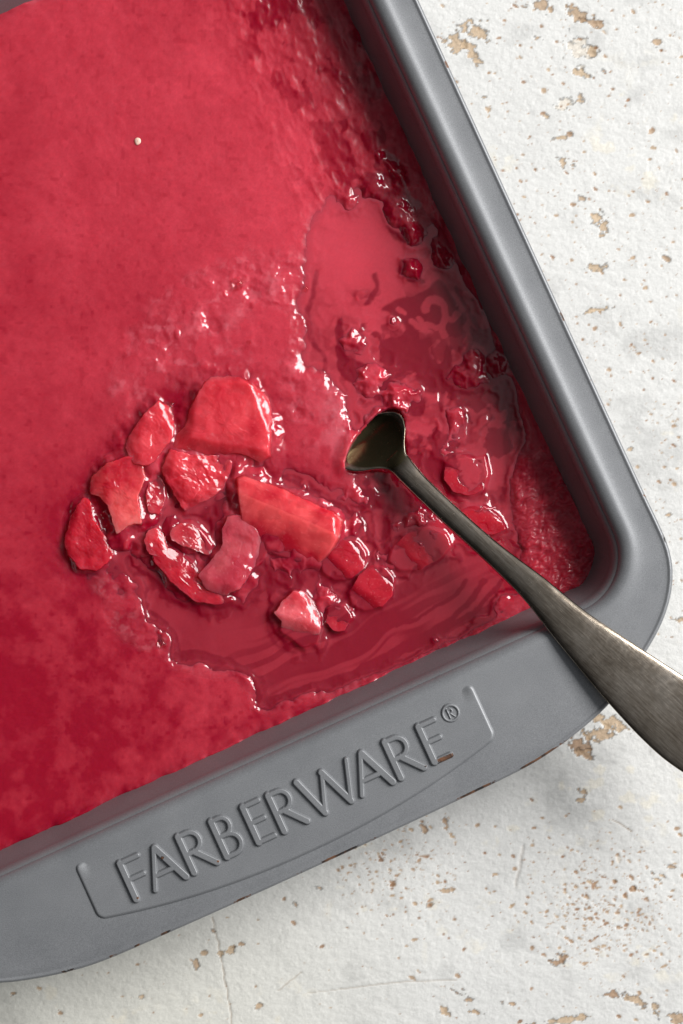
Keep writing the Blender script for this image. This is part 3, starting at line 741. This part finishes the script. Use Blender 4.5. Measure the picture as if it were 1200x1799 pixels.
    for n_, (P_, z_) in enumerate(OUTLINES):
        heap = n_ < 10
        P3, z3 = P_[::3], z_[::3]
        x0, y0 = P3.min(0) - 44; x1, y1 = P3.max(0) + 44
        i0, i1 = np.searchsorted(xs, [x0, x1]); j0, j1 = np.searchsorted(ys, [y0, y1])
        sl = (slice(j0, j1), slice(i0, i1)); xx, yy = wx[sl] * .35 + X[sl] * .65, wy[sl] * .35 + Y[sl] * .65
        ws = np.zeros(xx.shape); zb = np.zeros(xx.shape)
        for (a_, b_), zz_ in zip(P3[::2], z3[::2]):
            q_ = 1 / ((xx - a_) ** 2 + (yy - b_) ** 2 + 90) ** 2
            ws += q_; zb += q_ * zz_
        zb = zb / ws; d_ = -psdf(xx, yy, P3)
        amt = np.clip(.5 + 1.1 * fbm(X[sl] / 30, Y[sl] / 30, n_, 2), 0, 1)
        lift = (zb - (1.5 if heap else 8.0) - (5.5 if heap else 9) * amt) - np.maximum(d_, 0) * (.42 + .35 * amt) - np.maximum(-d_ - 2, 0) * 1.2
        lift = lift + (1.6 * ridge[sl] + .9 * wob[sl]) * sst(d_, -4, 10)
        a0 = h[sl]; kk = np.clip(.5 + .5 * (lift - a0) / 6, 0, 1)
        h[sl] = a0 * (1 - kk) + lift * kk + 6 * kk * (1 - kk) * .5
        banked[sl] = np.maximum(banked[sl], kk * (d_ > -8))
    # wet grains of slush
    n = 0
    while n < 500:
        x, y = rr.uniform(110, 1040), rr.uniform(260, 1290)
        i, j = np.searchsorted(xs, x), np.searchsorted(ys, y)
        if i >= len(xs) or j >= len(ys): continue
        n += 1
        if rr.random() > slush[j, i] ** 1.5 * (1 if pd[j, i] < 4 else .16): continue
        r = 2.0 + 4.5 * rr.random() ** 2
        dome(x, y, r * rr.uniform(1, 1.9), r, rr.uniform(0, 180), r * rr.uniform(.25, .55), 2, 'add', .35)
    # fibres in the shaded corner
    ck = sst(kd, -12, 12)
    h += ck * (4 + 4.5 * np.abs(fbm((u + 8 * wob) / 24, (v + 10 * wob) / 7, 2, 3)) + 3 * fbm(u / 14, v / 14, 6, 2))
    # thin meniscus against the walls
    bd = np.minimum(u - (UC - HU), np.minimum(UC + HU - u, np.minimum(v - (VC - HV), VC + HV - v)))
    h += (5 + 9 * fbm(X / 40, Y / 40, 3, 3)) * np.exp(-np.clip(bd, 0, 99) / 7)
    gd = psdf(X, Y, GAP)
    h = np.where(gd > -14, h * (1 - sst(gd, -7, 5)) - 75 * sst(gd, -7, 5), h)
    bank = sst(-gd, -14, -1) * (1 - sst(-gd, 2, 30)) * sst((X - 640) * -.72 + (Y - 780) * -.69, -25, 5)
    h += 11 * bank * (gd < 0)
    # ice colour: milky crystals and clear red patches, plus painted sheen and hollow shade
    m = .66 + .28 * fbm(X / 130, Y / 130, 14, 4)
    m += .34 * np.tanh(2.2 * fbm(wx / 38, wy / 38, 0, 4, .55)) * (.24 + .75 * sst(Y - .3 * X, 900, 1150)) + .15 * fbm(wx / 18, wy / 18, 4, 3) - .22 * sst(vn(X / 9, Y / 9, 6), .62, .85)
    m += .10 * fbm(X / 7, Y / 7, 15, 2)
    m -= .40 * sst(Y + .25 * (300 - X), 950, 1330)  # sheen falling off to the lower left, painted as deeper red
    m -= .30 * sst(-(X), -330, -40) * sst(Y, 380, 850)
    m += .10 * sst(cd, -10, 40)
    m -= .75 * strip * sst(fbm((u + 6 * wob) / 24, (v + 8 * wob) / 40, 6, 3), .02, .22) + .16 * strip
    m += .45 * np.exp(-((X - 590) / 200) ** 2 - ((Y - 400) / 190) ** 2) + .22 * np.exp(-((X - 380) / 260) ** 2 - ((Y - 170) / 200) ** 2)  # reflected sheen at upper centre, painted in as milkier colour
    for o_ in ((140, 950, 75, 95, 0), (250, 905, 40, 50, 0), (300, 700, 60, 40, -40), (330, 890, 60, 40, 0)): m -= .55 * gau(*o_)  # shade in the hollows beside the heap, painted as deep red
    lum = np.zeros(X.shape)
    m = m * (1 - kp) + kp * (.50 + .5 * wob + .5 * fbm(wx / 30, wy / 30, 5, 3) - .15 * sst(Y, 900, 1050))
    for (x, y, rx, ry, an, top, pw) in LUMPS:
        dd = np.hypot((X - x) / rx, (Y - y) / ry); m += .10 * np.exp(-dd ** 2 * 1.6) * (pd > 0)
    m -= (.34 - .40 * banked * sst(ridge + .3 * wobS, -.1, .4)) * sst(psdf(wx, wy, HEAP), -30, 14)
    clear = np.zeros(X.shape)                     # clear wet lumps by the wall
    for (x, y, rx, ry, an, top, pw) in LUMPS:
        if x > 640 and y < 480 or (x > 820 and y < 700):
            a = math.radians(an); dx = X - x; dy = Y - y
            dd = np.hypot((dx * math.cos(a) + dy * math.sin(a)) / rx, (-dx * math.sin(a) + dy * math.cos(a)) / ry) + .6 * wobS
            clear = np.maximum(clear, 1 - sst(dd, .75, 1.15))
    m -= .75 * clear
    m -= .25 * ck * sst(fbm(u / 20, v / 9, 5, 3), -.2, .3)
    m = np.clip(m, 0, 1.4)
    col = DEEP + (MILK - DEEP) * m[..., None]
    grn = .5 + .5 * vn(X / 2.2, Y / 2.2, 3)
    col *= (.92 + .13 * grn)[..., None]
    hot = slush * (.6 * sst(mound, 0, 3.5) + .6 * sst(fbm(X / 12, Y / 12, 1, 3), .1, .5)) * (1 - .7 * sst(psdf(wx, wy, HEAP), -30, 10))
    hot = hot + .9 * np.exp(-((X - 598) / 48) ** 2 - ((Y - 745) / 62) ** 2) * sst(fbm(X / 22, Y / 22, 2, 3), -.4, .3)
    col += (.20 * hot)[..., None] * np.array([.40, .33, .37])
    wet = np.clip(.12 + .85 * slush + sst(pd, -25, 0) + .22 * strip + .2 * fbm(X / 50, Y / 50, 4, 3) + clear + banked, 0, 1)
    # snap the outline to the pan wall
    a, b = HU - RC, HV - RC
    du, dv = u - UC, v - VC
    qx, qy = np.abs(du) - a, np.abs(dv) - b
    sd = np.minimum(np.maximum(qx, qy), 0) + np.hypot(np.maximum(qx, 0), np.maximum(qy, 0)) - RC    # < 0 inside
    ins = sd < 3
    keep = ins[1:, 1:] | ins[:-1, :-1] | ins[1:, :-1] | ins[:-1, 1:]
    gy, gx = np.gradient(sd)
    gx = gx / np.gradient(xs)[None]; gy = gy / np.gradient(ys)[:, None]
    gl = np.hypot(gx, gy) + 1e-9
    mv = np.maximum(sd - 3, 0) / FI
    Xs, Ys = X - gx / gl * mv, Y - gy / gl * mv
    P = np.stack([(Xs - CX) * FI * S, (CY - Ys) * FI * S, (ZI + h) * S], -1).reshape(-1, 3)
    V, F, at = compact(P, grid_faces(len(ys), len(xs), keep), {'col': np.clip(col, 0.001, 1).reshape(-1, 3), 'wet': wet.ravel()})
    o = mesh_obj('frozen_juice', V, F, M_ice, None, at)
    tag(o, 'sheet of frozen red fruit juice with slushy scraped corner filling the grey pan', 'frozen juice')
    return xs, ys, h
gx_, gy_, gh_ = build_ice()

def ice_h(X, Y):
    i = np.clip(np.searchsorted(gx_, X), 1, len(gx_) - 1); j = np.clip(np.searchsorted(gy_, Y), 1, len(gy_) - 1)
    x0, x1 = gx_[i - 1], gx_[i]; y0, y1 = gy_[j - 1], gy_[j]
    fx = np.clip((X - x0) / (x1 - x0), 0, 1); fy = np.clip((Y - y0) / (y1 - y0), 0, 1)
    return (gh_[j - 1, i - 1] * (1 - fx) * (1 - fy) + gh_[j - 1, i] * fx * (1 - fy) + gh_[j, i - 1] * (1 - fx) * fy + gh_[j, i] * fx * fy)

# ------------------------------------------------------------------ melted juice

# clear dark patches in the milky film, and milky curls inside them
CLEAR = [[(668, 545), (690, 528), (722, 520), (750, 508), (772, 490), (792, 515), (812, 560), (808, 590), (775, 590), (765, 570), (740, 575), (738, 640), (720, 652), (690, 640), (668, 620), (672, 600), (705, 590), (712, 570), (690, 556)],
         [(590, 575), (602, 560), (606, 620), (640, 640), (690, 665), (745, 700), (740, 730), (690, 715), (640, 690), (600, 660), (590, 620)],
         [(655, 485), (665, 480), (667, 510), (650, 535), (640, 530), (660, 505)], [(698, 470), (705, 455), (742, 485), (748, 497), (722, 495), (700, 482)], [(676, 395), (700, 408), (722, 420), (718, 432), (690, 420)],
         [(700, 860), (760, 850), (790, 905), (700, 905), (660, 880)], [(620, 860), (690, 850), (720, 880), (640, 900)], [(670, 890), (700, 900), (690, 960), (676, 1000), (664, 950)],
         [(885, 700), (905, 715), (898, 800), (890, 870), (882, 850), (884, 760)], [(440, 1000), (500, 985), (540, 1020), (460, 1040)], [(470, 1080), (490, 1130), (540, 1150), (500, 1150), (470, 1120)], [(280, 1000), (330, 1060), (400, 1075), (330, 1075), (280, 1040)],
         [(780, 790), (800, 860), (760, 850), (740, 800)], [(400, 860), (420, 900), (400, 940), (370, 930), (350, 900)], [(720, 640), (733, 600), (760, 590), (770, 650), (800, 690), (740, 690)]]
LINES = [([(558, 478), (552, 515), (541, 545), (541, 575), (550, 605), (568, 625), (573, 645), (560, 668)], 4.5), ([(470, 1230), (520, 1215), (600, 1190), (680, 1150), (760, 1110), (820, 1060), (850, 1020)], 5), ([(560, 1215), (640, 1180), (740, 1130), (830, 1075), (880, 1020)], 4), ([(700, 1100), (780, 1060), (820, 1020)], 3.5),
         ([(310, 1152), (350, 1150), (410, 1165), (450, 1195), (458, 1230)], 5), ([(265, 1075), (300, 1105), (312, 1145)], 4), ([(405, 835), (460, 826), (520, 850), (580, 880), (620, 905), (650, 940), (672, 1000)], 4), ([(800, 505), (830, 560), (862, 605), (885, 650)], 4),
         ([(775, 720), (780, 660), (790, 610)], 5), ([(735, 765), (760, 775), (770, 760)], 3), ([(620, 900), (640, 915), (648, 950)], 3)]
CURL = [([(748, 540), (757, 527), (772, 527), (781, 541), (783, 556), (776, 575), (781, 590)], 7), ([(783, 552), (796, 560), (803, 549)], 5), ([(724, 566), (736, 574), (752, 570), (766, 574), (776, 571)], 6), ([(738, 560), (742, 568)], 5), ([(690, 575), (700, 570)], 7), ([(700, 545), (712, 552)], 4)]
def build_juice():
    st = 2.0
    xs = np.arange(150, 960, st); ys = np.arange(300, 1280, st)
    X, Y = np.meshgrid(xs, ys)
    pd = psdf(X, Y, POOL)
    ih = ice_h(X, Y)
    g = np.maximum(LV - ih, 0)
    z = LV + 3.2 * np.exp(-g / 6.0) + .35 * fbm(X / 60, Y / 60, 3, 3)
    cd = np.full(X.shape, 1e9)
    for P_, _z in OUTLINES:
        x0, y0 = P_.min(0) - 24; x1, y1 = P_.max(0) + 24
        i0, i1 = np.searchsorted(xs, [x0, x1]); j0, j1 = np.searchsorted(ys, [y0, y1])
        sl = (slice(j0, j1), slice(i0, i1))
        cd[sl] = np.minimum(cd[sl], np.maximum(-psdf(X[sl], Y[sl], P_[::3]), 0))
    z = z + 6.5 * np.exp(-cd / 4.5)
    gd = psdf(X, Y, GAP); z = np.where(gd > -3, -60, z)
    wx = X + 5 * fbm(X / 22, Y / 22, 2, 3); wy = Y + 5 * fbm(X / 22 + 40, Y / 22, 3, 3)
    m = .86 + .14 * fbm(X / 70, Y / 70, 1, 3) - .52 * sst(Y, 850, 1060)
    hp = psdf(wx, wy, HEAP); m -= .22 * sst(hp, -26, 8)
    for c in CLEAR:
        m -= .85 * sst(psdf(wx, wy, catmull(c, 4)), -2, 4 if c[0][1] < 600 else 16)
    for pts, wd in LINES:
        m -= .5 * sst(-segd(wx, wy, catmull(pts, 5, False)), -wd * 1.5, -wd * .3)
    film = fbm(wx / 46, wy / 46, 6, 3) + .25 * fbm(wx / 12, wy / 12, 9, 2)
    m -= .62 * sst(film, .0, .15) * sst(X, 575, 640) * sst(Y, 490, 530) * sst(-Y, -960, -800)
    for pts, wd in CURL:
        m = np.maximum(m, .80 * sst(-segd(wx, wy, catmull(pts, 4, False)), -wd - 1.5, -wd + 1.5))
    tx_, ty_ = (X - CX) * FI + CX, (Y - CY) * FI + CY; uu, vv_ = px2uv(tx_, ty_)     # long streaks of clear juice along the handle side
    sw = fbm((uu + 40 * fbm(X / 160, Y / 160, 8, 2)) / 190, (vv_ + 26 * fbm(X / 120, Y / 120, 4, 2)) / 15, 9, 2)
    m -= .28 * sst(sw, .0, .34) * sst(X + Y, 1480, 1640) * sst(Y, 960, 1040)
    m += .28 * np.exp(-((X - 600) / 130) ** 2 - ((Y - 410) / 120) ** 2)  # painted sheen of the ice carried on into the juice colour
    m -= .40 * sst(-np.abs(g - 3.0), -4.0, -.5) * (1 - .8 * np.exp(-((X - 600) / 140) ** 2 - ((Y - 400) / 130) ** 2))
    m = np.clip(m, 0, 1.2)
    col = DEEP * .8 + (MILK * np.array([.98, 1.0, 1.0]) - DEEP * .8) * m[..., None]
    col *= (.97 + .05 * vn(X / 2.5, Y / 2.5, 7))[..., None]
    ins = pd > -64
    keep = ins[1:, 1:] & ins[:-1, :-1] & ins[1:, :-1] & ins[:-1, 1:]
    P = np.stack([(X - CX) * FI * S, (CY - Y) * FI * S, (ZI + z) * S], -1).reshape(-1, 3)
    V, F, at = compact(P, grid_faces(len(ys), len(xs), keep), {'col': np.clip(col, 0.001, 1).reshape(-1, 3), 'wet': np.ones(X.size)})
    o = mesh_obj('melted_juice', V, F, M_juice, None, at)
    tag(o, 'pool of milky red melted juice lying in the scraped hollow around the ice chunks', 'melted juice')
build_juice()

# ------------------------------------------------------------------ bubbles and seed
def bubble(x, y, r, label):
    z0 = float(np.maximum(ice_h(np.array(x * 1.0), np.array(y * 1.0)), LV + .5))
    base = np.array(W(x, y, ZI + z0 - .25 * r))
    loops = []
    for a in np.linspace(0, 86, 10):
        t = math.radians(a); k = np.linspace(0, 2 * math.pi, 28, endpoint=False)
        loops.append(np.stack([r * S * math.cos(t) * np.cos(k), r * S * math.cos(t) * np.sin(k), 0 * k + r * S * .9 * math.sin(t)], -1))
    for f in (.9, .5, .05):
        k = np.linspace(0, 2 * math.pi, 28, endpoint=False)
        loops.insert(0, np.stack([r * f * S * np.cos(k), r * f * S * np.sin(k), 0 * k - r * .3 * (1 - f) * S], -1)) if f == .9 else loops.insert(0, np.stack([r * f * S * np.cos(k), r * f * S * np.sin(k), 0 * k - r * .3 * (1 - f) * S], -1))
    V, F, _ = loft(loops)
    o = mesh_obj('bubble', V, F, M_bubble, None); o.location = base
    tag(o, label, 'bubble', 'air bubbles on the juice')
bubble(417, 499, 13, 'largest clear bubble, above the slushy mound in the middle of the ice')
bubble(284, 1131, 10, 'clear bubble on the slush edge lower left of the heap of chunks')
bubble(537, 508, 7, 'small clear bubble beside the dark crack right of the slushy mound')
bubble(301, 711, 8, 'small clear bubble at the top end of the long left chunk')
bubble(437, 601, 4, 'tiny clear bubble within the slush above the largest chunk')

def seed():
    z0 = float(ice_h(np.array(242.), np.array(248.)))
    loops = []
    k = np.linspace(0, 2 * math.pi, 24, endpoint=False)
    rx = 5.6 * (1 + .08 * np.cos(2 * k + .6)); ry = 6.8 * (1 + .06 * np.sin(3 * k))
    for a in np.linspace(-80, 84, 12):
        t = math.radians(a); loops.append(np.stack([rx * S * math.cos(t) * np.cos(k), ry * S * math.cos(t) * np.sin(k), 0 * k + 2.6 * S * math.sin(t)], -1))
    V, F, _ = loft(loops)
    o = mesh_obj('seed', V, F, M_seed, None); o.location = W(242, 248, ZI + z0 + 1.2); o.rotation_euler = (0, 0, -.3)
    tag(o, 'tiny pale pink seed lying alone on the smooth frozen surface', 'seed')
seed()

# ------------------------------------------------------------------ spoon
def build_spoon():
    root = empty('spoon', W(1080, 1170, 20))
    tag(root, 'tarnished metal spoon resting on the pan corner with bowl dug into the slush', 'spoon')
    RB = np.array(root.location)
    # stations: apparent centre x, y, width, height of the axis, half thickness
    stn = [(688, 801, 46, -106, 3), (703, 816, 43, -98, 6.5), (717, 832, 41, -90, 9), (739, 855, 39, -82, 9), (790, 904, 39, -62, 8.5), (864, 970, 41, -34, 8), (939, 1035, 55, -6, 7.5), (1001, 1098, 76, 10, 7), (1058, 1150, 99, 19, 6.5), (1111, 1197, 120, 24, 6), (1168, 1245, 139, 27, 6), (1216, 1283, 147, 29, 6), (1262, 1322, 130, 30, 5.5), (1288, 1344, 92, 30, 4.5), (1303, 1357, 46, 30, 3.2), (1308, 1361, 10, 30, 1.5)]
    A = catmull(stn, 9, False)
    n = len(A); loops = []
    f = (D - A[:, 3]) / D
    cx = (A[:, 0] - CX) * f; cy = (CY - A[:, 1]) * f
    tx, ty = np.gradient(cx), np.gradient(cy); L = np.hypot(tx, ty); tx, ty = tx / L, ty / L
    prof = []
    for a in np.linspace(0, 360, 36, endpoint=False):
        c, s = math.cos(math.radians(a)), math.sin(math.radians(a))
        prof.append((np.sign(c) * abs(c) ** .68, np.sign(s) * abs(s) ** .75))
    prof = np.array(prof)
    for i in range(n):
        hw = A[i, 2] / 2 * f[i] * .955; th = A[i, 4]
        off = prof[:, 0] * hw
        crown = (1 - prof[:, 0] ** 2) * 1.5 * min(1, 40 / hw)
        loops.append(np.stack([(cx[i] - ty[i] * off) * S, (cy[i] + tx[i] * off) * S, (A[i, 3] + prof[:, 1] * th + crown) * S], -1) - RB)
    V, F, _ = loft(loops)
    V = np.concatenate([V, loops[0].mean(0)[None], loops[-1].mean(0)[None]])
    s = np.repeat(np.arange(n) / n, 36)
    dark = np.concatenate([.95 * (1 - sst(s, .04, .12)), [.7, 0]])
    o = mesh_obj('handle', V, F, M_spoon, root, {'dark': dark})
    bm = bmesh.new(); bm.from_mesh(o.data); bm.verts.ensure_lookup_table()
    for q in range(36):
        a = (n - 1) * 36
        bm.faces.new((bm.verts[len(V) - 1], bm.verts[a + q], bm.verts[a + (q + 1) % 36])).smooth = True
        bm.faces.new((bm.verts[len(V) - 2], bm.verts[(q + 1) % 36], bm.verts[q])).smooth = True
    bmesh.ops.recalc_face_normals(bm, faces=bm.faces); bm.to_mesh(o.data); bm.free()
    # bowl
    ax = np.array([-.70, -.714]); pr = np.array([.714, -.70])        # forward, and towards the upper right
    key = [(0, 20), (10, 22), (24, 34), (40, 56), (54, 70), (72, 77), (100, 80), (140, 74), (180, 52), (205, 26), (214, 6)]
    K = catmull(key, 6, False)
    ts = np.concatenate([[-1, -.965, -.93], np.linspace(-.88, .88, 27), [.93, .965, 1]])
    top, bot_ = [], []
    for s_, w_ in K:
        c = np.array([704, 817]) + ax * s_
        zr = -95 - 32 * np.clip(s_ / 78, 0, 1) ** 1.3 - 30 * sst(s_, 70, 214)
        dep = 15 * sst(s_, 6, 80) * (1 - sst(s_, 170, 214))
        wr_ = float(np.interp(s_, [0, 10, 24, 40, 54, 64, 74, 84, 94, 104, 214], [20, 22, 33, 51, 60, 62, 59, 48, 32, 14, 4]))
        wq = np.where(ts > 0, min(wr_, w_), w_)
        px_ = c[0] + pr[0] * wq * ts; py_ = c[1] + pr[1] * wq * ts
        z = zr - dep * np.clip(1 - np.abs(ts) ** 2.2, 0, 1) + 5 * (1 - sst(s_, 0, 30)) * (1 - ts ** 2)
        lip = sst(np.abs(ts), .9, 1.0)
        top.append((px_, py_, z - 1.5 * sst(np.abs(ts), .975, 1.0)))
        bot_.append((px_, py_, z - 6 + 4 * lip))
    def wl(q):
        f = (D - q[2]) / D
        return np.stack([(q[0] - CX) * f * S, (CY - q[1]) * f * S, q[2] * S], -1) - RB
    loops = [np.concatenate([wl(a), wl(b)[::-1]]) for a, b in zip(top, bot_)]
    V, F, _ = loft(loops)
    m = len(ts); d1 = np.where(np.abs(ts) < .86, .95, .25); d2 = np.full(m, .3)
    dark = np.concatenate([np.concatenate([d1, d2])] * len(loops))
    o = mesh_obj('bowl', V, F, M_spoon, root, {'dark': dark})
    bm = bmesh.new(); bm.from_mesh(o.data); bmesh.ops.recalc_face_normals(bm, faces=bm.faces); bm.to_mesh(o.data); bm.free()
build_spoon()
